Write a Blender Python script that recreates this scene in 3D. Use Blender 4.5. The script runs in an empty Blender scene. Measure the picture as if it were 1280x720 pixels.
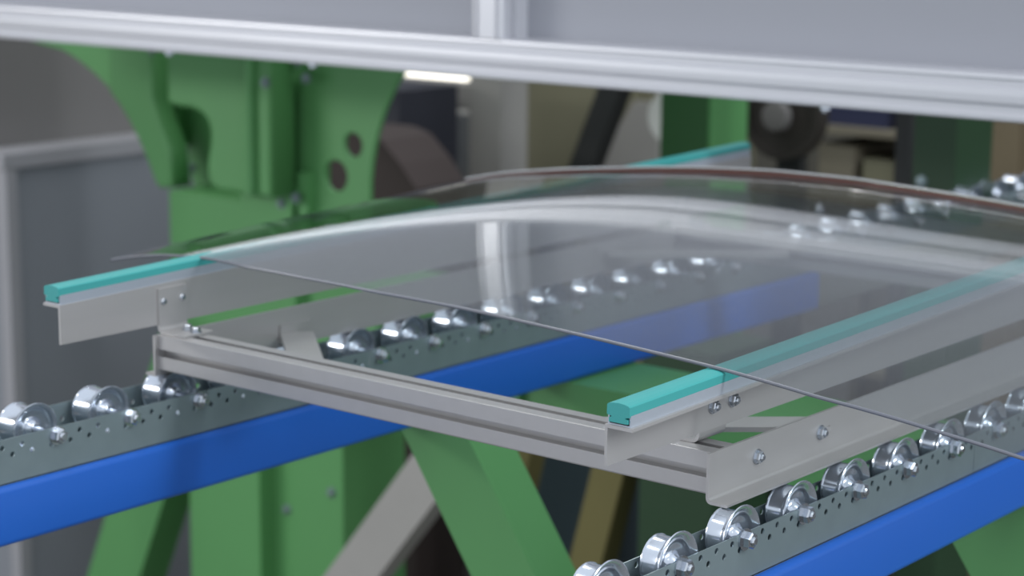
import bpy, bmesh, math, random
from mathutils import Vector, Matrix

S = bpy.context.scene
COL = S.collection
random.seed(7)
PI = math.pi

# ------------------------------------------------------------------ camera
def make_camera():
    cam = bpy.data.cameras.new('camera')
    o = bpy.data.objects.new('camera', cam)
    COL.objects.link(o)
    pitch, yaw, roll = [math.radians(a) for a in (11.05, 38.94, 0.53)]
    fw = Vector((-math.sin(yaw)*math.cos(pitch), math.cos(yaw)*math.cos(pitch), -math.sin(pitch)))
    r0 = Vector((math.cos(yaw), math.sin(yaw), 0))
    u0 = r0.cross(fw)
    rt = r0*math.cos(roll) + u0*math.sin(roll)
    up = u0*math.cos(roll) - r0*math.sin(roll)
    m = Matrix((rt, up, -fw)).transposed().to_4x4()
    m.translation = Vector((0.975, -1.492, 0.495))
    o.matrix_world = m
    cam.sensor_width = 36
    cam.lens = 36*2551/1280
    cam.clip_start = 0.05
    cam.clip_end = 60
    cam.dof.use_dof = True
    cam.dof.focus_distance = 1.80
    cam.dof.aperture_fstop = 5.6
    S.camera = o
make_camera()

# ------------------------------------------------------------------ world, lamps and added fills
W = bpy.data.worlds.new('world')
S.world = W
W.use_nodes = True
bg = W.node_tree.nodes['Background']
bg.inputs[0].default_value = (0.86, 0.92, 1.0, 1)
bg.inputs[1].default_value = 1.0
def area(name, loc, size, power, col, target=None):
    d = bpy.data.lights.new(name, 'AREA')
    d.shape = 'RECTANGLE'
    d.size, d.size_y = size
    d.energy = power
    d.color = col
    o = bpy.data.objects.new(name, d)
    COL.objects.link(o)
    o.location = loc
    if target is not None:
        o.rotation_euler = (Vector(target)-Vector(loc)).to_track_quat('-Z', 'Y').to_euler()
    return o
area('ceiling_lamp', (-0.9, -0.9, 3.2), (1.6, 0.25), 14, (1.0, 0.98, 0.95))
area('ceiling_lamp', (1.2, -1.9, 3.2), (1.6, 0.25), 14, (1.0, 0.98, 0.95))
area('ceiling_lamp', (-2.9, -1.2, 3.4), (1.6, 0.25), 14, (1.0, 0.98, 0.95))
area('ceiling_lamp', (-2.4, 2.2, 3.2), (1.6, 0.25), 30, (1.0, 0.98, 0.94))
area('side_fill', (3.6, 0.6, 2.3), (0.5, 2.2), 95, (0.93, 0.97, 1.0), (-1.5, 0.9, -0.3))  # added fill from the right, brightens the faces turned that way
area('side_fill', (-5.2, -2.6, 1.15), (2.0, 0.4), 76, (1.0, 0.99, 0.96), (-2.5, 1.7, 0.0))  # added low fill that reaches under the cover to brighten the green stand
S.view_settings.view_transform = 'Standard'
S.view_settings.look = 'None'
S.view_settings.gamma = 1
S.view_settings.use_curve_mapping = False
S.view_settings.exposure = 0.0

# ------------------------------------------------------------------ materials
def s2l(c):
    return tuple((x/12.92 if x <= .04045 else ((x+.055)/1.055)**2.4) for x in c)
def rgb(r, g, b):
    return s2l((r/255, g/255, b/255)) + (1,)
MATS = {}
def mat(name, col, rough=0.5, metal=0.0, spec=0.5, var=0.08, scale=(6, 6, 6), bump=0.0, coat=0.0, emit=0):
    m = bpy.data.materials.new(name)
    m.use_nodes = True
    nt = m.node_tree
    p = nt.nodes['Principled BSDF']
    p.inputs['Roughness'].default_value = rough
    p.inputs['Metallic'].default_value = metal
    p.inputs['Specular IOR Level'].default_value = spec
    p.inputs['Coat Weight'].default_value = coat
    tc = nt.nodes.new('ShaderNodeTexCoord')
    mp = nt.nodes.new('ShaderNodeMapping')
    mp.inputs['Scale'].default_value = scale
    nz = nt.nodes.new('ShaderNodeTexNoise')
    nz.inputs['Scale'].default_value = 1.0
    nz.inputs['Detail'].default_value = 5
    nt.links.new(tc.outputs['Object'], mp.inputs[0])
    nt.links.new(mp.outputs[0], nz.inputs[0])
    rp = nt.nodes.new('ShaderNodeMix')
    rp.data_type = 'RGBA'
    rp.inputs[6].default_value = tuple(c*(1-var) for c in col[:3]) + (1,)
    rp.inputs[7].default_value = tuple(min(1, c*(1+var)) for c in col[:3]) + (1,)
    nt.links.new(nz.outputs['Fac'], rp.inputs[0])
    nt.links.new(rp.outputs[2], p.inputs['Base Color'])
    if bump:
        b = nt.nodes.new('ShaderNodeBump')
        b.inputs['Strength'].default_value = bump
        b.inputs['Distance'].default_value = 0.002
        nt.links.new(nz.outputs['Fac'], b.inputs['Height'])
        nt.links.new(b.outputs[0], p.inputs['Normal'])
    if emit:
        p.inputs['Emission Color'].default_value = col
        p.inputs['Emission Strength'].default_value = emit
    MATS[name] = m
    return m
mat('aluminium', rgb(178, 176, 176), 0.42, 0.55, var=0.05, scale=(60, 4, 60))
mat('aluminium_cover', rgb(198, 199, 205), 0.35, 0.35, var=0.02)
mat('sheet_steel', rgb(182, 180, 179), 0.42, 0.5, var=0.06, scale=(30, 5, 60))
mat('channel_aluminium', rgb(186, 194, 204), 0.35, 0.5, var=0.06, scale=(40, 3, 40))
mat('galvanized', rgb(134, 149, 153), 0.38, 0.5, var=0.10, scale=(35, 35, 35))
mat('zinc', rgb(206, 214, 226), 0.18, 0.85, var=0.03)
mat('bolt_zinc', rgb(200, 205, 212), 0.22, 1.0, var=0.03)
mat('blue_paint', rgb(30, 96, 190), 0.38, 0.0, var=0.04)
mat('teal_rubber', rgb(60, 156, 154), 0.55, 0.0, var=0.03, scale=(30, 8, 30))
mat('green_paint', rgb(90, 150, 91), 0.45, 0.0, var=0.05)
mat('green_shaded', rgb(48, 92, 50), 0.5, 0.0, var=0.06)  # shaded twin of the green paint, for the column's darker side
mat('cover_panel', rgb(148, 150, 158), 0.55, 0.0, var=0.015, spec=0.3)
mat('cabinet_grey', rgb(136, 140, 147), 0.6, 0.0, var=0.04, spec=0.3)
mat('cabinet_trim', rgb(158, 158, 163), 0.5, 0.0, var=0.04)
mat('brown_grey', rgb(122, 120, 119), 0.6, 0.0, var=0.05)
mat('dark', rgb(40, 42, 42), 0.6, 0.0, var=0.1)
mat('fan_dark', rgb(50, 46, 42), 0.6, 0.0)
mat('hub_grey', rgb(112, 110, 108), 0.6, 0.0)
mat('gap_black', rgb(22, 22, 22), 0.6, 0.0)
mat('rail_grey', rgb(112, 116, 106), 0.5, 0.1)
mat('navy', rgb(46, 50, 78), 0.6, 0.0)
mat('olive', rgb(124, 122, 100), 0.7, 0.0)
mat('dark_navy', rgb(48, 50, 60), 0.6, 0.0)
mat('locker_grey', rgb(92, 95, 97), 0.6, 0.0)
mat('ochre', rgb(104, 98, 56), 0.7, 0.0)
mat('tan', rgb(118, 106, 84), 0.7, 0.0)
mat('brown', rgb(62, 52, 50), 0.7, 0.0)
mat('light_grey', rgb(160, 158, 154), 0.6, 0.0)
mat('slate', rgb(70, 84, 92), 0.6, 0.0)
mat('concrete', rgb(92, 90, 86), 0.8, 0.0, var=0.15, scale=(2, 2, 2))
mat('wall_beige', rgb(124, 118, 102), 0.8, 0.0)
mat('shade_green', rgb(32, 62, 36), 0.5, 0.0)  # green darkened so the colour itself holds the shade
mat('wall_paint', rgb(84, 82, 74), 0.8, 0.0, var=0.08, scale=(1, 1, 1))
mat('white_enamel', rgb(225, 225, 222), 0.4, 0.0)
mat('frit', rgb(82, 46, 38), 0.45, 0.0, var=0.1)
mat('hole_dark', rgb(30, 32, 34), 0.7, 0.0)
mat('glass_edge', rgb(112, 120, 122), 0.25, 0.0, var=0.02)
mat('glass_rim', rgb(106, 109, 118), 0.3, 0.0, var=0.02)
mat('bead', rgb(190, 190, 190), 0.14, 0.8, var=0.02)
mat('lamp_white', (1.0, 0.94, 0.82, 1), 0.5, emit=2.2)

def glass_material():
    m = bpy.data.materials.new('windshield_glass')
    m.use_nodes = True
    nt = m.node_tree
    nt.nodes.clear()
    out = nt.nodes.new('ShaderNodeOutputMaterial')
    geo = nt.nodes.new('ShaderNodeNewGeometry')
    dot = nt.nodes.new('ShaderNodeVectorMath'); dot.operation = 'DOT_PRODUCT'
    nt.links.new(geo.outputs['Incoming'], dot.inputs[0])
    nt.links.new(geo.outputs['Normal'], dot.inputs[1])
    ab = nt.nodes.new('ShaderNodeMath'); ab.operation = 'ABSOLUTE'
    nt.links.new(dot.outputs['Value'], ab.inputs[0])
    om = nt.nodes.new('ShaderNodeMath'); om.operation = 'SUBTRACT'; om.inputs[0].default_value = 1
    nt.links.new(ab.outputs[0], om.inputs[1])
    pw = nt.nodes.new('ShaderNodeMath'); pw.operation = 'POWER'; pw.inputs[1].default_value = 5
    nt.links.new(om.outputs[0], pw.inputs[0])
    ma = nt.nodes.new('ShaderNodeMath'); ma.operation = 'MULTIPLY_ADD'
    ma.inputs[1].default_value = 0.96; ma.inputs[2].default_value = 0.04
    nt.links.new(pw.outputs[0], ma.inputs[0])
    tr = nt.nodes.new('ShaderNodeBsdfTransparent')
    tr.inputs[0].default_value = (0.87, 0.89, 0.89, 1)
    gl = nt.nodes.new('ShaderNodeBsdfGlossy')
    gl.inputs['Color'].default_value = (1, 1, 1, 1)
    gl.inputs['Roughness'].default_value = 0.012
    mx = nt.nodes.new('ShaderNodeMixShader')
    nt.links.new(ma.outputs[0], mx.inputs[0])
    nt.links.new(tr.outputs[0], mx.inputs[1])
    nt.links.new(gl.outputs[0], mx.inputs[2])
    nt.links.new(mx.outputs[0], out.inputs[0])
    MATS['glass'] = m
glass_material()

# ------------------------------------------------------------------ helpers
def tag(o, label=None, cat=None, group=None, kind=None):
    if label: o['label'] = label
    if cat: o['category'] = cat
    if group: o['group'] = group
    if kind: o['kind'] = kind
    return o
def thing(name, label, cat, loc=(0, 0, 0), group=None):
    o = bpy.data.objects.new(name, None)
    o.empty_display_size = 0.05
    o.location = loc
    COL.objects.link(o)
    return tag(o, label, cat, group)
def link(name, me, m, parent=None, loc=None):
    """link a mesh given in world coordinates (or at loc) as one object below parent"""
    o = bpy.data.objects.new(name, me)
    if m and not me.materials:
        me.materials.append(MATS[m])
    COL.objects.link(o)
    off = Vector(loc) if loc is not None else Vector((0, 0, 0))
    if parent is not None:
        o.parent = parent
        base = Vector((0, 0, 0)); p = parent
        while p is not None:
            base += p.location; p = p.parent
        o.location = off-base
    else:
        o.location = off
    return o
def from_bm(bm, name, bevel=0.0, smooth=False, segs=2):
    if bevel:
        bmesh.ops.bevel(bm, geom=[e for e in bm.edges if e.calc_face_angle(0) > 0.5], offset=bevel, segments=segs,
                        affect='EDGES', profile=0.5, clamp_overlap=True)
    bmesh.ops.recalc_face_normals(bm, faces=bm.faces)
    me = bpy.data.meshes.new(name)
    bm.to_mesh(me); bm.free()
    if smooth:
        me.shade_smooth()
        me.set_sharp_from_angle(angle=math.radians(35))
    return me
def prism(poly3, ext):
    """solid: planar loop of 3-D points moved along the vector ext"""
    bm = bmesh.new()
    e = Vector(ext)
    a = [bm.verts.new(Vector(p)) for p in poly3]
    b = [bm.verts.new(Vector(p)+e) for p in poly3]
    n = len(a)
    bm.faces.new(a); bm.faces.new(b[::-1])
    for i in range(n):
        bm.faces.new((a[i], b[i], b[(i+1) % n], a[(i+1) % n]))
    return bm
def box_bm(x0, x1, y0, y1, z0, z1):
    return prism([(x0, y0, z0), (x1, y0, z0), (x1, y1, z0), (x0, y1, z0)], (0, 0, z1-z0))
def box(name, b, m, parent=None, bevel=0.002):
    """b = x0,x1,y0,y1,z0,z1; the object's origin is the centre of its base"""
    c = Vector(((b[0]+b[1])/2, (b[2]+b[3])/2, b[4]))
    bm = box_bm(b[0]-c.x, b[1]-c.x, b[2]-c.y, b[3]-c.y, 0, b[5]-b[4])
    return link(name, from_bm(bm, name, bevel), m, parent, c)
def solid(name, poly3, ext, m, parent=None, bevel=0.0, smooth=False):
    c = Vector(poly3[0])
    bm = prism([Vector(p)-c for p in poly3], ext)
    return link(name, from_bm(bm, name, bevel, smooth), m, parent, c)
def sweep(name, prof, p0, p1, m, parent=None, smooth=False):
    """profile (x,z) swept from p0 to p1 (mostly along y), ends cut upright"""
    p0, p1 = Vector(p0), Vector(p1)
    return solid(name, [p0+Vector((x, 0, z)) for x, z in prof], p1-p0, m, parent, 0, smooth)
def bar(name, p0, p1, w, h, m, parent=None, side=(0, 1, 0), bevel=0.003):
    """rectangular tube from p0 to p1; w along `side`, h across"""
    p0, p1 = Vector(p0), Vector(p1)
    d = (p1-p0).normalized()
    s = Vector(side); s = (s-d*s.dot(d)).normalized()
    t = d.cross(s)
    q = [s*(w/2)*i+t*(h/2)*j for i, j in ((1, 1), (1, -1), (-1, -1), (-1, 1))]
    bm = prism(q, p1-p0)
    return link(name, from_bm(bm, name, bevel), m, parent, p0)
def plate(name, loops, plane, at, thick, m, parent=None, bevel=0.0, res=1):
    """flat plate with holes. loops of (a,b); plane 'xz' (thick along +y from y=at) or 'yz' (thick along -x from x=at)"""
    cu = bpy.data.curves.new(name, 'CURVE')
    cu.dimensions = '2D'
    cu.fill_mode = 'BOTH'
    cu.extrude = thick/2-bevel
    cu.bevel_depth = bevel
    cu.bevel_resolution = res
    cu.offset = -bevel
    a0, b0 = loops[0][0]
    for lp in loops:
        sp = cu.splines.new('POLY')
        sp.points.add(len(lp)-1)
        for p, (a, b) in zip(sp.points, lp):
            p.co = (a-a0, b-b0, 0, 1)
        sp.use_cyclic_u = True
    t = bpy.data.objects.new('tmp', cu)
    COL.objects.link(t)
    me = bpy.data.meshes.new_from_object(t.evaluated_get(bpy.context.evaluated_depsgraph_get()))
    bpy.data.objects.remove(t); bpy.data.curves.remove(cu)
    me.name = name
    if plane == 'xz':      # a->x, b->z, curve z -> -y
        M = Matrix(((1, 0, 0, 0), (0, 0, -1, 0), (0, 1, 0, 0), (0, 0, 0, 1)))
        loc = (a0, at+thick/2, b0)
    else:                  # a->y, b->z, curve z -> x
        M = Matrix(((0, 0, 1, 0), (1, 0, 0, 0), (0, 1, 0, 0), (0, 0, 0, 1)))
        loc = (at-thick/2, a0, b0)
    me.transform(M)
    me.materials.clear()
    return link(name, me, m, parent, loc)
def circ(a, b, r, n=12):
    return [(a+r*math.cos(2*PI*k/n), b+r*math.sin(2*PI*k/n)) for k in range(n)]
def lathe_mesh(name, prof, n=32, axis='x', smooth=True, close=False):
    """profile of (along, radius) turned around the axis"""
    bm = bmesh.new()
    rings = []
    for a, r in prof:
        if r < 1e-6:
            v = (a, 0, 0)
            rings.append([bm.verts.new(v)])
        else:
            rings.append([bm.verts.new((a, r*math.cos(2*PI*k/n), r*math.sin(2*PI*k/n))) for k in range(n)])
    pairs = list(zip(rings, rings[1:]))
    if close: pairs.append((rings[-1], rings[0]))
    for A, B in pairs:
        for k in range(n):
            k2 = (k+1) % n
            if len(A) == 1 and len(B) == 1: continue
            if len(A) == 1: bm.faces.new((A[0], B[k], B[k2]))
            elif len(B) == 1: bm.faces.new((A[k], B[0], A[k2]))
            else: bm.faces.new((A[k], B[k], B[k2], A[k2]))
    if axis == 'y':
        bmesh.ops.transform(bm, matrix=Matrix.Rotation(PI/2, 4, 'Z'), verts=bm.verts)
    elif axis == 'z':
        bmesh.ops.transform(bm, matrix=Matrix.Rotation(-PI/2, 4, 'Y'), verts=bm.verts)
    return from_bm(bm, name, 0, smooth)
def hexbolt_mesh(name, r, h, stub_r, stub_h, axis='x', washer=True):
    """washer, hexagon and a threaded stub, standing on 0 and pointing along +axis"""
    bm = bmesh.new()
    def cyl(rr, a0, a1, n, ch=0.0, rot=0.2):
        prof = [(a0, 0), (a0, rr), (a1-ch, rr), (a1, rr-ch), (a1, 0)]
        rings = []
        for a, q in prof:
            rings.append([bm.verts.new((a, q*math.cos(rot+2*PI*k/n), q*math.sin(rot+2*PI*k/n))) for k in range(n)] if q else [bm.verts.new((a, 0, 0))])
        for A, B in zip(rings, rings[1:]):
            for k in range(n):
                k2 = (k+1) % n
                if len(A) == 1: bm.faces.new((A[0], B[k], B[k2]))
                elif len(B) == 1: bm.faces.new((A[k], B[0], A[k2]))
                else: bm.faces.new((A[k], B[k], B[k2], A[k2]))
    z = 0
    if washer:
        cyl(r*1.28, 0, r*0.22, 20); z = r*0.2
    cyl(r, z, z+h, 6, r*0.16)
    if stub_h:
        cyl(stub_r, z+h-0.0005, z+h+stub_h, 12, stub_r*0.3)
    if axis == 'y':
        bmesh.ops.transform(bm, matrix=Matrix.Rotation(-PI/2, 4, 'Z'), verts=bm.verts)   # points to -y
    elif axis == 'z':
        bmesh.ops.transform(bm, matrix=Matrix.Rotation(-PI/2, 4, 'Y'), verts=bm.verts)   # points to +z
    return from_bm(bm, name, 0)

# ------------------------------------------------------------------ structure: the hall
FL = -1.6
tag(box('floor', (-9, 5, -4, 8, FL-0.1, FL), 'concrete', bevel=0), kind='structure')
tag(box('wall_back', (-9, 5, 7.0, 7.2, FL, 3.6), 'wall_paint', bevel=0), kind='structure')
tag(box('wall_left', (-9.2, -9, -4, 7.2, FL, 3.6), 'wall_paint', bevel=0), kind='structure')

# ------------------------------------------------------------------ the two roller rails
AX = -0.0714              # height of the wheel axles
def wheel_mesh(name, w, rf):
    h = w/2                # tread from -h to h, flange beyond +h
    p = [(-h+.004, .0045), (-h+.004, .012), (-h+.0015, .016), (-h, .0195), (-h-.0006, .0226), (-h, .0240), (-h+.0012, .0243), (-h+.0022, .0235),
         (h-.004, .0235), (h-.0015, .0242), (h+.0006, .0262), (h+.0024, rf-.0016), (h+.0036, rf-.0002), (h+.0044, rf), (h+.0049, rf-.0006), (h+.0046, rf-.0022),
         (h+.0034, rf-.0042), (h+.0024, .0252), (h+.0017, .0242), (h+.0022, .0234), (h+.0016, .0224), (h-.0004, .0214), (h-.0014, .0202), (h-.0020, .0180), (h-.0022, .0150),
         (h-.0024, .0128), (h-.0016, .0114), (h-.0002, .0106), (h+.0012, .0098), (h+.0020, .0088), (h+.0036, .0078), (h+.0046, .0064), (h+.0048, .0044)]
    return lathe_mesh(name, p, 36)
WR = wheel_mesh('wheel_narrow', .019, .0308)
WL = wheel_mesh('wheel_wide', .030, .0285)
NUT = hexbolt_mesh('axle_nut', .0080, .0082, .0044, .0022)
for me_, m_ in ((WR, 'zinc'), (WL, 'zinc'), (NUT, 'bolt_zinc')):
    me_.materials.append(MATS[m_])
def perforated(name, x, thick, y0, y1, z0, z1, parent):
    loops = [[(y0, z0), (y1, z0), (y1, z1), (y0, z1)]]
    k0 = math.ceil((y0+.006)/.025); k1 = math.floor((y1-.006)/.025)
    for k in range(k0, k1+1):
        if k % 4 == 0: continue                      # the axle sits in every fourth hole
        loops.append(circ(k*.025, AX, .0030, 10))
    for k in range(math.ceil((y0-.0065)/.025), math.floor((y1-.0185)/.025)+1):
        loops.append(circ(k*.025+.0125, AX-.0085, .0030, 10))
    return plate(name, loops, 'yz', x, thick, 'galvanized', parent)
def rail(name, label, wheel, xw, wall_near, wall_far, beam, ztop, phase, y_from, y_to, joints, y_start=-1.1, y_beam=None, paint='blue_paint'):
    y_beam = y_beam or y_to+.05
    t = thing(name, label, 'conveyor rail', ((beam[0]+beam[1])/2, 0.6, -0.1745))
    x0, x1 = beam
    bm = prism([(x0, y_start, -.1745), (x1, y_start, -.1745), (x1, y_start, -.1105), (x0, y_start, -.1105)], (0, y_beam-y_start, 0))
    es = [e for e in bm.edges if abs((e.verts[0].co-e.verts[1].co).y) > 1]
    bmesh.ops.bevel(bm, geom=es, offset=.007, segments=4, affect='EDGES', profile=.5)
    link('beam', from_bm(bm, 'beam', 0, True), paint, t)
    cuts = [y_start+.05] + joints + [y_to]
    for a, b in zip(cuts, cuts[1:]):
        perforated('channel_side', wall_near, .0013, a+.0004, b-.0004, -.110, ztop, t)
        perforated('channel_side', wall_far, .0013, a+.0004, b-.0004, -.110, ztop, t)
        box('channel_floor', (wall_far-.0022, wall_near, a+.0004, b-.0004, -.1104, -.109), 'galvanized', t, 0)
    axle = lathe_mesh('axle', [(wall_far-xw, 0), (wall_far-xw, .0042), (wall_near-xw+.003, .0042), (wall_near-xw+.003, 0)], 12)
    axle.materials.append(MATS['bolt_zinc'])
    n = 0
    y = phase
    while y < y_to-.03:
        if y > y_from:
            w = link('wheel', wheel, None, t, (xw, y, AX))
            w.rotation_euler.x = random.uniform(0, 6)
            link('axle', axle, None, w, (xw, y, AX))
            nn = link('nut', NUT, None, w, (wall_near, y, AX))
            nn.rotation_euler.x = random.uniform(0, 1)
            n += 1
        y += .1
    return t
rail('roller_rail', 'near right roller rail on a blue beam with flanged steel wheels',
     WR, .0255, .0425, .0100, (-.016, .0505), -.0655, -.205, -.5, 2.35, [-.49, .445, 1.45])
rail('roller_rail', 'far left roller rail on a blue beam passing under the carriage',
     WL, -.752, -.6970, -.774, (-.797, -.6905), -.0625, -.18, -.6, 1.36, [-.9, .3], -1.1, 1.365)
rail('roller_rail', 'grey roller rail with wheels far behind the windshield, in line with the left blue one',
     WL, -.760, -.7050, -.782, (-.802, -.699), -.0625, -.18, 1.42, 2.75, [2.0], 1.371, 2.75, 'rail_grey')

# ------------------------------------------------------------------ the carriage
car = thing('glass_carriage', 'grey aluminium carriage frame with two teal cushion strips carrying the curved windshield', 'carriage', (-.37, .5, -.047))
def tslot_profile():
    h, s, d = .020, .0042, .0105       # half size, half slot, depth
    quarter = [(h-.0015, -h), (h, -h+.0015)]
    out = []
    base = [(-s, -h), (-s-.0008, -h+.0035), (-.0088, -h+.0042), (-.0088, -h+.0062), (-.0042, -h+d), (.0042, -h+d), (.0088, -h+.0062), (.0088, -h+.0042), (s+.0008, -h+.0035), (s, -h), (h-.0016, -h), (h-.0004, -h+.0004)]
    for k in range(4):
        c, sn = math.cos(k*PI/2), math.sin(k*PI/2)
        out += [(x*c-y*sn, x*sn+y*c) for x, y in base]
    return out
TS = tslot_profile()
def cross_profile(y, x0, x1):
    return solid('cross_profile', [(x0, y+a, -.020+b) for a, b in TS], (x1-x0, 0, 0), 'aluminium', car)
cross_profile(.020, -.7415, -.0002)
cross_profile(1.040, -.7415, -.0002)
YA, YB = -.005, 1.10
# lower side angles resting on the wheels
sweep('side_angle', [(0, -.0415), (.0007, -.0442), (.0025, -.0462), (.0052, -.047), (.0225, -.047), (.0235, -.0463), (.0235, -.0443), (.006, -.044), (.0041, -.0434), (.003, -.0415), (.003, 0), (0, 0)], (0, YA, 0), (0, YB, 0), 'sheet_steel', car)
sweep('side_angle', [(-.7415, -.047), (-.7415, 0), (-.7445, 0), (-.7445, -.0443), (-.758, -.0445), (-.758, -.047)], (0, YA, 0), (0, YB, 0), 'sheet_steel', car)
# upper angles, aluminium channels and teal strips (they rise slightly towards the machine)
Y0, Y1 = -.130, 1.24
SL = .024
def dz(y): return SL*(y-Y0)
for side in ('right', 'left'):
    if side == 'right':
        xa, xb, sg, zt, zb, cx = -.0225, -.0195, 1, .0485, .0115, -.0085
        fl = (-.0195, .0065)
    else:
        xa, xb, sg, zt, zb, cx = -.7515, -.7485, -1, .0525, .0095, -.7625
        fl = (-.7765, -.7515)
    solid('support_angle', [(xa, Y0, zb), (xa, Y1, zb), (xa, Y1, zt+dz(Y1)), (xa, Y0, zt)], (.003, 0, 0), 'sheet_steel', car, .0006)
    sweep('support_flange', [(fl[0], -.003), (fl[1], -.003), (fl[1], 0), (fl[0], 0)], (0, Y0, zt), (0, Y1, zt+dz(Y1)), 'sheet_steel', car)
    q = .0120
    prof = [(-q, 0), (q, 0), (q, .0105), (q-.0016, .0105), (q-.0016, .0016), (-q+.0016, .0016), (-q+.0016, .0105), (-q, .0105)]
    sweep('strip_channel', [(cx+a, b) for a, b in prof], (0, Y0+.002, zt), (0, Y1, zt+dz(Y1)), 'channel_aluminium', car)
    rub = [(-.0098, .0030), (.0098, .0030), (.0098, .0068), (.0072, .0074), (.0072, .0082), (.0118, .0092), (.0120, .0108), (.0118, .0178), (.0104, .0190), (.006, .0200), (0, .0205),
           (-.006, .0200), (-.0104, .0190), (-.0118, .0178), (-.0120, .0108), (-.0118, .0092), (-.0072, .0082), (-.0072, .0074), (-.0098, .0068)]
    sweep('cushion_strip', [(cx+a, b) for a, b in rub], (0, Y0, zt), (0, Y1, zt+dz(Y1)), 'teal_rubber', car)
    sweep('strip_gap_dark', [(cx+a, b) for a, b in ((-.0096, .0017), (.0096, .0017), (.0096, .0030), (-.0096, .0030))], (0, Y0+.001, zt), (0, Y1, zt+dz(Y1)), 'gap_black', car)  # black strip stands in for the dark gap under the cushion
# bent brackets that hold the upper angles on the cross profiles
BOLTZ = hexbolt_mesh('hex_bolt_up', .0052, .0052, .003, 0, 'z')
BOLTX = hexbolt_mesh('hex_bolt_side', .0058, .0048, .0034, .0020, 'x')
SCREWX = lathe_mesh('dome_screw', [(0, 0), (0, .0040), (.0012, .0040), (.0026, .0028), (.0032, 0)], 14)
for me_ in (BOLTZ, BOLTX, SCREWX): me_.materials.append(MATS['bolt_zinc'])
def bracket(x_face, foot_dir, y0, y1, ztop):
    """vertical leg on plane x_face, foot going foot_dir; bend with a radius"""
    r, t, L = .008, .003, .046
    pts = [(0, ztop)]
    out = [(0, ztop), (0, r+.0)]
    for k in range(0, 6):
        a = k/5*PI/2
        out.append((r-r*math.cos(a), r-r*math.sin(a)))
    out.append((L, 0))
    out.append((L, t))
    for k in range(5, -1, -1):
        a = k/5*PI/2
        out.append((r-(r-t)*math.cos(a), r-(r-t)*math.sin(a)))
    out.append((t, ztop))
    poly = [(x_face+foot_dir*a, y0, b+.0002) for a, b in out]
    return solid('angle_bracket', poly, (0, y1-y0, 0), 'sheet_steel', car)
def add(mesh, name, parent, loc, rot=None, sc=None):
    o = link(name, mesh, None, parent, loc)
    if rot: o.rotation_euler = rot
    if sc: o.scale = sc
    return o
for yb in (.006, 1.020):
    b = bracket(-.7485, 1, yb, yb+.042, .051)
    add(SCREWX, 'screw', b, (-.7455, yb+.007, .036)); add(SCREWX, 'screw', b, (-.7455, yb+.035, .037))
    add(BOLTZ, 'bolt', b, (-.727, yb+.026, .0032)); add(BOLTZ, 'bolt', b, (-.709, yb+.022, .0032))
    b = bracket(-.0226, -1, yb+.010, yb+.054, .046)
    add(BOLTZ, 'bolt', b, (-.045, yb+.016, .0032)); add(BOLTZ, 'bolt', b, (-.060, yb+.022, .0032))
    for k in (.026, .059):
        add(BOLTX, 'bolt', b, (-.0195, yb-.006+k+.006, .0335))
for y in (.075, .189, .88, .985):
    add(BOLTX, 'bolt', car, (.003, y, -.0195))
# diagonal corner braces with bent tabs
def brace(xs, ys, sx, sy, zc=-.018):
    """flat bar from the side angle at (xs,ys+sy*.19) to the cross profile"""
    y2 = ys+sy*.175
    x2 = xs+sx*.20
    y1 = ys+sy*.0
    o = bar('corner_brace', (xs+sx*.004, y2, zc), (x2, ys+sy*.004, zc), .040, .005, 'sheet_steel', car, (1, 1, 0), .0006)
    box('brace_tab', (min(xs, xs+sx*.003), max(xs, xs+sx*.003), y2-.026, y2+.026, -.041, zc+.014), 'sheet_steel', o, .0005)
    return o
brace(-.0005, .040, -1, 1)
brace(-.7410, .040, 1, 1, -.033)
brace(-.0005, 1.020, -1, -1)
brace(-.7410, 1.020, 1, -1)

# ------------------------------------------------------------------ the curved windshield
def lerp_poly(pts, x):
    for (xa, ya), (xb, yb) in zip(pts, pts[1:]):
        if xa <= x <= xb:
            return ya+(yb-ya)*(x-xa)/(xb-xa)
    return pts[-1][1] if x > pts[-1][0] else pts[0][1]
FRONT = [(-.972, .20), (-.969, .128), (-.955, .114), (-.85, .098), (-.73, .073), (-.65, .050), (-.55, .036), (-.43, .027), (-.315, .026), (-.175, .019), (-.078, .016), (0, .016), (.10, .014), (.172, .022), (.216, .027), (.282, .040), (.335, .062), (.345, .14)]
REAR = [(-0.972, 0.7), (-0.968, 0.752), (-0.955, 0.79), (-0.9, 0.809), (-0.827, 0.81), (-0.72, 0.841), (-0.615, 0.889), (-0.503, 0.925), (-0.384, 0.938), (-0.255, 0.926), (-0.158, 0.913), (-0.02, 0.89), (0.1, 0.86), (0.2, 0.82), (0.28, 0.765), (0.335, 0.72), (0.345, 0.65)]
def gz(x, y):
    """height of the upper face of the bent sheet"""
    d, e = x+.385, y-.5
    return .1017-.0122*d+.0084*e-.0415*d*d+.0626*d**3-.19*d**4-.0157*d*e-.0177*e*e+.0407*d*d*e+.0607*e**3
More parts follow.
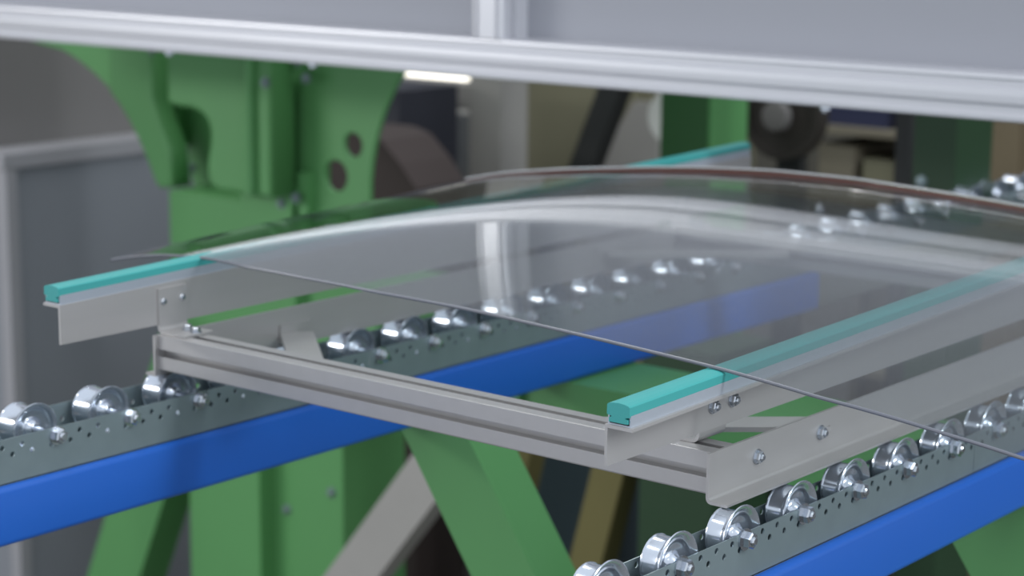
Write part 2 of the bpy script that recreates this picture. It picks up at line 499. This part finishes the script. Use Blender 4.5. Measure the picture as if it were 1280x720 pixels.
def windshield():
    NX, NY, T = 96, 48, .0032
    xs = []
    for i in range(NX+1):
        u = i/NX
        u2 = u+0.06*math.sin(2*PI*u)*-1
        xs.append(-.972+(.345+.972)*u2)
    bm = bmesh.new()
    top, bot = [], []
    for x in xs:
        f, r = lerp_poly(FRONT, x), lerp_poly(REAR, x)
        a, b = [], []
        for j in range(NY+1):
            y = f+(r-f)*j/NY
            z = gz(x, y)
            a.append(bm.verts.new((x, y, z))); b.append(bm.verts.new((x, y, z-T)))
        top.append(a); bot.append(b)
    for i in range(NX):
        for j in range(NY):
            bm.faces.new((top[i][j], top[i+1][j], top[i+1][j+1], top[i][j+1]))
            bm.faces.new((bot[i][j], bot[i][j+1], bot[i+1][j+1], bot[i+1][j]))
    def edge(A, B):
        f = bm.faces.new(A+B); f.material_index = 1
    for i in range(NX):
        edge((top[i][0], bot[i][0]), (bot[i+1][0], top[i+1][0]))
        edge((top[i][NY], top[i+1][NY]), (bot[i+1][NY], bot[i][NY]))
    for j in range(NY):
        edge((top[0][j], top[0][j+1]), (bot[0][j+1], bot[0][j]))
        edge((top[NX][j], bot[NX][j]), (bot[NX][j+1], top[NX][j+1]))
    me = from_bm(bm, 'windshield', 0, True)
    me.materials.append(MATS['glass']); me.materials.append(MATS['glass_edge'])
    o = link('windshield', me, None, None)
    tag(o, 'large curved sheet of clear windshield glass lying across the two teal strips of the carriage', 'windshield')
    # low brown seal lip with a pale bead along the rear edge
    bm, bb = bmesh.new(), bmesh.new()
    rows, beads = [], []
    for x in xs:
        if x < -.955 or x > .33: continue
        r = lerp_poly(REAR, x)-.004
        z = gz(x, r)+.0001
        k = min(1, (x+.955)/.40)
        h = .0012+.0042*k
        rows.append([bm.verts.new((x, y, zz)) for y, zz in ((r-.0015, z), (r-.0015, z+h), (r+.0015, z+h), (r+.0015, z))])
        beads.append([bb.verts.new((x, r+.0021*math.cos(2*PI*q/8), z+h+.0018+.0021*math.sin(2*PI*q/8))) for q in range(8)])
    for A, B in zip(rows, rows[1:]):
        for k in range(4):
            bm.faces.new((A[k], B[k], B[(k+1) % 4], A[(k+1) % 4]))
    for e in (rows[0], rows[-1]): bm.faces.new(e)
    for A, B in zip(beads, beads[1:]):
        for k in range(8):
            bb.faces.new((A[k], B[k], B[(k+1) % 8], A[(k+1) % 8]))
    for e in (beads[0], beads[-1]): bb.faces.new(e)
    lip = link('rear_lip', from_bm(bm, 'rear_lip', 0), 'frit', o)
    tag(lip, 'brown lip along the rear edge')
    bd = link('bead', from_bm(bb, 'bead', 0, True), 'bead', lip)
    tag(bd, 'pale shiny bead on the brown lip')
    # ground, rounded rim all the way round
    loop = [(x, lerp_poly(FRONT, x)) for x in xs] + [(x, lerp_poly(REAR, x)) for x in reversed(xs)]
    bm = bmesh.new()
    n, rings, R_ = len(loop), [], .0018
    for i in range(n):
        p, q = Vector(loop[i-1]), Vector(loop[(i+1) % n])
        d = (q-p).normalized(); nx, ny = d.y, -d.x
        x, y = loop[i]; z = gz(x, y)-T/2
        rings.append([bm.verts.new((x+nx*R_*math.cos(a), y+ny*R_*math.cos(a), z+R_*math.sin(a))) for a in [2*PI*k/8 for k in range(8)]])
    for i in range(n):
        A, B = rings[i], rings[(i+1) % n]
        for k in range(8):
            bm.faces.new((A[k], B[k], B[(k+1) % 8], A[(k+1) % 8]))
    link('ground_rim', from_bm(bm, 'ground_rim', 0, True), 'glass_rim', o)
    return o
windshield()

# ------------------------------------------------------------------ machine cover above the glass
cov = thing('machine_cover', 'light grey machine cover of flat panels in an aluminium profile frame above the glass', 'machine cover', (-1.2, 1.15, FL))
CY = 1.10
def rail_profile():
    # (y, z) section of the lower rail with two ridges
    return [(CY+.075, .188), (CY+.004, .188), (CY+.0005, .190), (CY, .196), (CY+.0045, .2005), (CY+.0045, .2085), (CY-.001, .214), (CY-.0015, .224), (CY-.001, .2325),
            (CY+.0045, .237), (CY+.0045, .245), (CY+.001, .2475), (CY+.002, .252), (CY+.008, .254), (CY+.075, .254)]
solid('lower_rail', [(-3.05, a, b) for a, b in rail_profile()], (3.75, 0, 0), 'aluminium_cover', cov)
def mullion(x0, x1):
    w = x1-x0
    prof = [(x0, CY+.075), (x0, CY+.006), (x0+.004, CY+.002), (x0+.010, CY+.001), (x0+.012, CY+.005), (x0+.017, CY+.005), (x0+.019, CY), (x1-.016, CY), (x1-.014, CY+.004), (x1-.010, CY+.004), (x1-.008, CY), (x1-.002, CY+.001), (x1, CY+.004),
            (x1, CY+.020), (x1-.008, CY+.022), (x1-.008, CY+.032), (x1, CY+.034), (x1, CY+.075)]
    solid('mullion', [(a, b, .254) for a, b in prof], (0, 0, .955), 'aluminium_cover', cov)
MULL = [(-3.05, -2.982), (-1.213, -1.145), (.632, .70)]
for a, b in MULL: mullion(a, b)
for a, b in ((-2.982, -1.213), (-1.145, .632)):
    box('panel', (a, b, CY+.066, CY+.074, .2535, 1.2095), 'cover_panel', cov, .001)
box('upper_rail', (-3.05, .70, CY, CY+.075, 1.209, 1.27), 'aluminium_cover', cov)
for x in (-3.03, .68):
    box('post', (x-.03, x+.03, CY+.075, CY+.135, FL, 1.24), 'aluminium_cover', cov)
BOLTD = hexbolt_mesh('hex_bolt_down', .008, .006, .004, .003, 'z')
BOLTD.materials.append(MATS['bolt_zinc'])
for x in (-1.98, -1.60, -.55, .05):
    add(BOLTD, 'bolt', cov, (x, CY+.022, .1878), (PI, 0, 0))

# ------------------------------------------------------------------ green machine stand (left, behind the cover)
st = thing('machine_stand', 'green painted cast machine stand with two round holes, left behind the carriage', 'machine stand', (-2.36, 1.75, FL))
def arc(p0, p1, p2, n=8):
    out = []
    for k in range(n+1):
        t = k/n
        out.append(tuple((1-t)**2*a+2*t*(1-t)*b+t*t*c for a, b, c in zip(p0, p1, p2)))
    return out
# left lobe with its swept outer edge
lobe = [(-2.852, .55), (-2.852, .02)] + arc((-2.850, .008), (-2.76, -.06), (-2.695, -.195), 8) + [(-2.680, -.206), (-2.630, -.200), (-2.639, -.107), (-2.676, -.044), (-2.697, .011), (-2.699, .55)]
plate('side_lobe', [lobe], 'xz', 1.70, .06, 'green_paint', st, .008, 2)
# far arm that sweeps away to the left
arm = [(-3.33, .55), (-3.33, .115), (-3.24, .099)] + arc((-3.145, .088), (-3.03, .05), (-2.936, -.021), 5) + [(-2.80, -.12), (-2.72, -.12), (-2.72, .55)]
plate('rear_arm', [arm], 'xz', 1.80, .05, 'green_paint', st, .004)
# front plate with the rounded notch on its left
front = [(-2.531, .55), (-2.533, .03)] + arc((-2.533, .018), (-2.52, .008), (-2.49, .008), 4) + arc((-2.46, .008), (-2.385, .002), (-2.393, -.059), 6) + arc((-2.396, -.075), (-2.425, -.16), (-2.37, -.170), 6) + [(-2.20, -.170), (-2.20, .55)]
plate('front_plate', [front], 'xz', 1.60, .08, 'green_paint', st, .010, 2)
# recessed web behind, narrower column and foot
plate('web', [[(-2.72, -.18), (-2.60, -.45), (-2.29, -.45), (-2.29, .55), (-2.72, .55)]], 'xz', 1.83, .05, 'green_paint', st, .004)
box('pedestal', (-2.61, -2.20, 1.67, 1.86, -.50, -.20), 'green_paint', st, .008)
# edge pipe
link('ridge', lathe_mesh('ridge', [(-.165, 0), (-.165, .014), (.55, .014), (.55, 0)], 14, 'z'), 'green_paint', st, (-2.257, 1.592, 0))
# right gusset plate with its concave edge and two holes
gus = [(-2.36, .55), (-1.80, .55), (-1.86, .19)] + arc((-1.895, .125), (-1.985, .02), (-2.000, -.12), 8) + [(-2.003, -.30), (-2.36, -.30)]
plate('gusset', [gus, circ(-2.050, -.050, .027, 20), circ(-2.102, -.122, .035, 20)], 'xz', 1.70, .012, 'green_paint', st, .002)
rib = [(-2.36, -.02), (-2.25, .02), (-2.12, .17), (-2.12, .55), (-2.36, .55)]
plate('raised_web', [rib], 'xz', 1.665, .036, 'green_paint', st, .006)
box('hub', (-2.36, -2.20, 1.66, 1.70, -.30, -.155), 'green_paint', st, .006)
box('rib', (-2.195, -2.165, 1.675, 1.70, -.26, -.12), 'green_paint', st, .004)
BOLTY = hexbolt_mesh('hex_bolt_front', .0095, .007, .005, .003, 'y')
BOLTY.materials.append(MATS['galvanized'])
for x, z, y in ((-2.212, 0.081, 1.6), (-2.152, 0.09, 1.664), (-2.178, 0.124, 1.664), (-2.277, -0.036, 1.7), (-2.271, -0.17, 1.66), (-2.229, -0.191, 1.66), (-2.184, -0.174, 1.66), (-2.707, -0.173, 1.83), (-2.692, 0.12, 1.7)):
    add(BOLTY, 'bolt', st, (x, y, z))
# lower body, two column faces and the raking leg
box('crosshead', (-2.61, -1.98, 1.70, 1.95, -.62, -.36), 'green_paint', st, .006)
box('column', (-2.585, -2.345, 1.69, 1.95, FL, -.36), 'green_paint', st, .008)
box('column', (-2.345, -2.125, 1.74, 1.95, FL, -.36), 'green_paint', st, .008)
bar('raking_leg', (-2.62, 1.80, -.50), (-3.10, 1.80, FL+.02), .10, .17, 'green_paint', st)
for x, z in ((-2.305, -.93), (-2.16, -.86), (-2.155, -1.10)):
    add(BOLTY, 'bolt', st, (x, 1.74, z))

# ------------------------------------------------------------------ green conveyor underframe
t = thing('conveyor_brace', 'green square tube brace slanting down from the far left blue beam', 'brace', (.285, .455, FL))
solid('tube', [(-.766, .418, -.1748), (-.646, .418, -.1748), (.345, .418, FL), (.225, .418, FL)], (0, .075, 0), 'green_paint', t, .003)
box('foot_plate', (.18, .39, .39, .52, FL, FL+.012), 'green_paint', t)
t = thing('conveyor_brace', 'green square tube brace under the near right blue beam, at the lower right corner', 'brace', (.97, .62, FL))
solid('tube', [(-.084, .575, -.1748), (.044, .575, -.1748), (1.034, .575, FL), (.906, .575, FL)], (0, .09, 0), 'green_paint', t, .003)
box('foot_plate', (.86, 1.08, .55, .69, FL, FL+.012), 'green_paint', t)
t = thing('cross_beam', 'green cross beam joining the two blue beams underneath the carriage', 'beam', (-.37, .78, -.27))
box('tube', (-.80, .045, .70, .86, -.262, -.1755), 'green_paint', t, .005)
for x in (-.78, .03):
    box('end_plate', (x-.006, x+.006, .69, .87, -.28, -.1755), 'green_paint', t, .001)

# ------------------------------------------------------------------ grey cabinets at the left
t = thing('cabinet', 'tall grey steel cabinet with a pale top edge standing at the left edge', 'cabinet', (-3.87, 2.5, FL))
CX = -3.45
box('body', (-4.3, CX, 1.865, 3.3, FL, -.245), 'cabinet_grey', t, .004)
box('corner_post', (CX-.03, CX+.012, 1.832, 1.868, FL, -.242), 'cabinet_trim', t, .004)
box('top_edge', (-4.3, CX+.012, 1.825, 3.3, -.245, -.205), 'cabinet_trim', t, .006)
box('upper_body', (-4.3, CX-.12, 1.84, 3.3, -.205, .75), 'brown_grey', t, .006)

# ------------------------------------------------------------------ background machinery
t = thing('frame_stand', 'grey aluminium frame post with a short arm behind the green stand', 'frame', (-2.76, 3.05, FL))
box('post', (-2.82, -2.70, 3.0, 3.12, FL, .4), 'light_grey', t, .005)
box('arm', (-3.15, -2.82, 3.02, 3.10, -.135, -.06), 'light_grey', t, .005)
t = thing('tool_locker', 'dark grey sheet metal locker behind the grey frame post', 'locker', (-3.30, 3.5, FL))
box('body', (-3.46, -3.17, 3.4, 3.8, FL, -.20), 'locker_grey', t, .005)
box('door', (-3.44, -3.19, 3.385, 3.4, FL+.05, -.22), 'locker_grey', t, .003)
t = thing('tube_lamp', 'bright white lamp glowing under the cover edge beside the green stand', 'lamp', (-3.48, 3.62, -.11))
link('tube', lathe_mesh('tube', [(-.13, 0), (-.13, .03), (-.11, .046), (.11, .046), (.13, .03), (.13, 0)], 16), 'lamp_white', t, (-3.47, 3.62, -.125))
box('housing', (-3.62, -3.32, 3.60, 3.66, -.082, -.05), 'white_enamel', t)
box('bracket', (-3.44, -3.40, 3.64, 3.84, -.10, -.082), 'dark', t)
t = thing('tool_trolley', 'dark navy trolley cabinet in the gap right of the green stand', 'trolley', (-3.01, 2.82, FL))
box('body', (-3.20, -2.82, 2.70, 2.95, FL+.08, -.055), 'dark_navy', t, .006)
box('base', (-3.18, -2.84, 2.72, 2.93, FL, FL+.08), 'dark', t)
t = thing('crate', 'brown crate low behind the right edge of the green stand', 'crate', (-2.69, 2.55, FL))
solid('body', [(-2.86, 2.45, FL), (-2.535, 2.45, FL), (-2.535, 2.45, -.274), (-2.591, 2.45, -.213), (-2.659, 2.45, -.156), (-2.72, 2.45, -.14), (-2.86, 2.45, -.14)], (0, .2, 0), 'brown', t)
box('base', (-2.88, -2.50, 2.43, 2.67, FL, FL+.06), 'dark', t)
t = thing('olive_cabinet', 'large olive grey cabinet in the middle distance below the cover', 'cabinet', (-2.8, 3.9, FL))
box('body', (-3.10, -2.60, 3.60, 4.2, FL, .5), 'olive', t, .008)
box('door', (-3.07, -2.63, 3.585, 3.6, FL+.1, .45), 'olive', t, .003)
t = thing('strut', 'dark slanted strut in front of the olive cabinet', 'strut', (-2.72, 3.3, FL))
bar('tube', (-3.10, 3.2, FL+.02), (-2.335, 3.2, .2), .06, .075, 'dark', t)
box('foot_plate', (-3.21, -3.0, 3.12, 3.28, FL, FL+.02), 'dark', t)
t = thing('sheet_guard', 'pale grey sheet guard right of the dark slanted strut', 'guard', (-2.55, 3.5, FL))
solid('sheet', [(-2.72, 3.45, FL), (-2.47, 3.45, FL), (-2.47, 3.45, -.12), (-2.56, 3.45, -.12), (-2.72, 3.45, -.36)], (0, .02, 0), 'light_grey', t)
t = thing('round_dish', 'white round dish half hidden by the green column', 'dish', (-1.952, 2.75, FL))
link('dish', lathe_mesh('dish', [(.0, 0), (-.004, .066), (.010, .072), (.018, .066), (.022, .03), (.022, 0)], 28, 'y'), 'white_enamel', t, (-1.945, 2.75, -.066))
box('stem', (-1.955, -1.935, 2.765, 2.785, FL, -.06), 'dark', t)
t = thing('green_column', 'green square column in the middle background, its right face painted lighter as if lit', 'column', (-1.71, 2.54, FL))
box('shaft', (-1.765, -1.635, 2.45, 2.615, FL, .6), 'green_shaded', t, .005)
box('lit_face', (-1.635, -1.627, 2.455, 2.61, FL+.05, .55), 'green_paint', t, .002)  # thin lighter plate, paints the light on the right side
box('foot_plate', (-1.80, -1.60, 2.41, 2.65, FL, FL+.015), 'green_shaded', t)
t = thing('fan_wheel', 'dark round fan wheel with a pale hub below the cover', 'fan', (-1.76, 3.0, FL))
link('rim', lathe_mesh('rim', [(0, .095), (0, .115), (.05, .115), (.05, .095)], 32, 'y', True, True), 'fan_dark', t, (-1.765, 2.98, -.065))
link('disc', lathe_mesh('disc', [(.0, 0), (0, .10), (.01, .10), (.01, 0)], 28, 'y'), 'fan_dark', t, (-1.765, 2.99, -.065))
link('hub', lathe_mesh('hub', [(.0, 0), (0, .042), (-.02, .036), (-.025, 0)], 20, 'y'), 'hub_grey', t, (-1.765, 2.97, -.065))
box('stand', (-1.80, -1.73, 3.03, 3.07, FL, -.09), 'dark', t)
t = thing('parts_rack', 'dim beige rack of boxes with a navy box on its top board', 'rack', (-1.76, 3.55, FL))
for x in (-1.95, -1.60):
    box('post', (x-.015, x+.015, 3.39, 3.42, FL, -.01), 'wall_beige', t)
    box('post', (x-.015, x+.015, 3.75, 3.78, FL, -.01), 'wall_beige', t)
for z in (-1.2, -.80, -.32, -.135):
    box('shelf', (-1.97, -1.58, 3.40, 3.78, z-.02, z), 'wall_beige', t)
box('back_sheet', (-1.97, -1.58, 3.78, 3.785, FL, -.01), 'wall_beige', t, 0)
tag(box('storage_box', (-1.91, -1.70, 3.44, 3.70, -.1345, -.02), 'navy', None, .004), 'navy blue box on the top board of the beige rack', 'box')
tag(box('storage_box', (-1.91, -1.80, 3.43, 3.70, -.3195, -.19), 'wall_beige', None, .004), 'grey beige box on the rack, left of the darker one', 'box')
tag(box('storage_box', (-1.77, -1.64, 3.43, 3.70, -.3195, -.22), 'olive', None, .004), 'darker olive box on the rack, right of the grey beige one', 'box')
t = thing('dark_post', 'narrow dark post left of the broad green column', 'post', (-1.035, 2.3, FL))
box('shaft', (-1.055, -1.022, 2.28, 2.31, FL, .6), 'dark', t)
box('foot_plate', (-1.10, -.98, 2.24, 2.36, FL, FL+.012), 'dark', t)
t = thing('green_column', 'broad dark green machine column at the right under the cover, shade put into its colour', 'column', (-.82, 2.08, FL))
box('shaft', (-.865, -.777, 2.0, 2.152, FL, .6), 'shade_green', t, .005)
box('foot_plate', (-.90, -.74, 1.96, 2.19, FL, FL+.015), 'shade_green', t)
add(BOLTY, 'bolt', t, (-.845, 2.0, -.045))
t = thing('tan_locker', 'tan locker behind the broad dark green column at the right edge', 'locker', (-1.29, 3.5, FL))
box('body', (-1.40, -1.235, 3.3, 3.7, FL, .4), 'tan', t, .006)
box('door', (-1.385, -1.25, 3.285, 3.3, FL+.05, .36), 'tan', t, .003)
t = thing('dark_cabinet', 'dark cabinet filling the gap at the right edge under the cover', 'cabinet', (-1.0, 3.6, FL))
box('body', (-1.21, -.70, 3.4, 3.8, FL, .5), 'dark', t, .006)
box('door', (-1.19, -.72, 3.385, 3.4, FL+.05, .46), 'dark', t, .003)
# low things seen under the conveyor
t = thing('grey_strut', 'pale grey slanted strut under the blue beam between two green members', 'strut', (-2.0, 1.6, FL))
bar('tube', (-2.434, 1.6, FL+.02), (-1.50, 1.6, -.42), .06, .105, 'light_grey', t)
box('foot_plate', (-2.534, -2.314, 1.54, 1.66, FL, FL+.014), 'light_grey', t)
t = thing('ochre_strut', 'ochre slanted strut low under the carriage, left of the slate machine', 'strut', (-2.010, 2.0, FL))
bar('tube', (-2.010, 2.0, FL+.02), (-1.74, 2.0, -.50), .06, .07, 'ochre', t)
box('foot_plate', (-2.090, -1.910, 1.95, 2.05, FL, FL+.014), 'ochre', t)
t = thing('ochre_strut', 'ochre slanted strut low under the carriage, right of the slate machine', 'strut', (-1.576, 1.7, FL))
bar('tube', (-1.576, 1.7, FL+.02), (-1.25, 1.7, -.32), .06, .075, 'ochre', t)
box('foot_plate', (-1.656, -1.476, 1.65, 1.75, FL, FL+.014), 'ochre', t)
t = thing('slate_machine', 'slate blue machine body low between the two ochre struts', 'machine', (-2.04, 2.6, FL))
box('body', (-2.17, -1.91, 2.4, 2.7, FL, -.86), 'slate', t, .03)
box('cap', (-2.14, -1.95, 2.42, 2.68, -.86, -.80), 'slate', t, .02)
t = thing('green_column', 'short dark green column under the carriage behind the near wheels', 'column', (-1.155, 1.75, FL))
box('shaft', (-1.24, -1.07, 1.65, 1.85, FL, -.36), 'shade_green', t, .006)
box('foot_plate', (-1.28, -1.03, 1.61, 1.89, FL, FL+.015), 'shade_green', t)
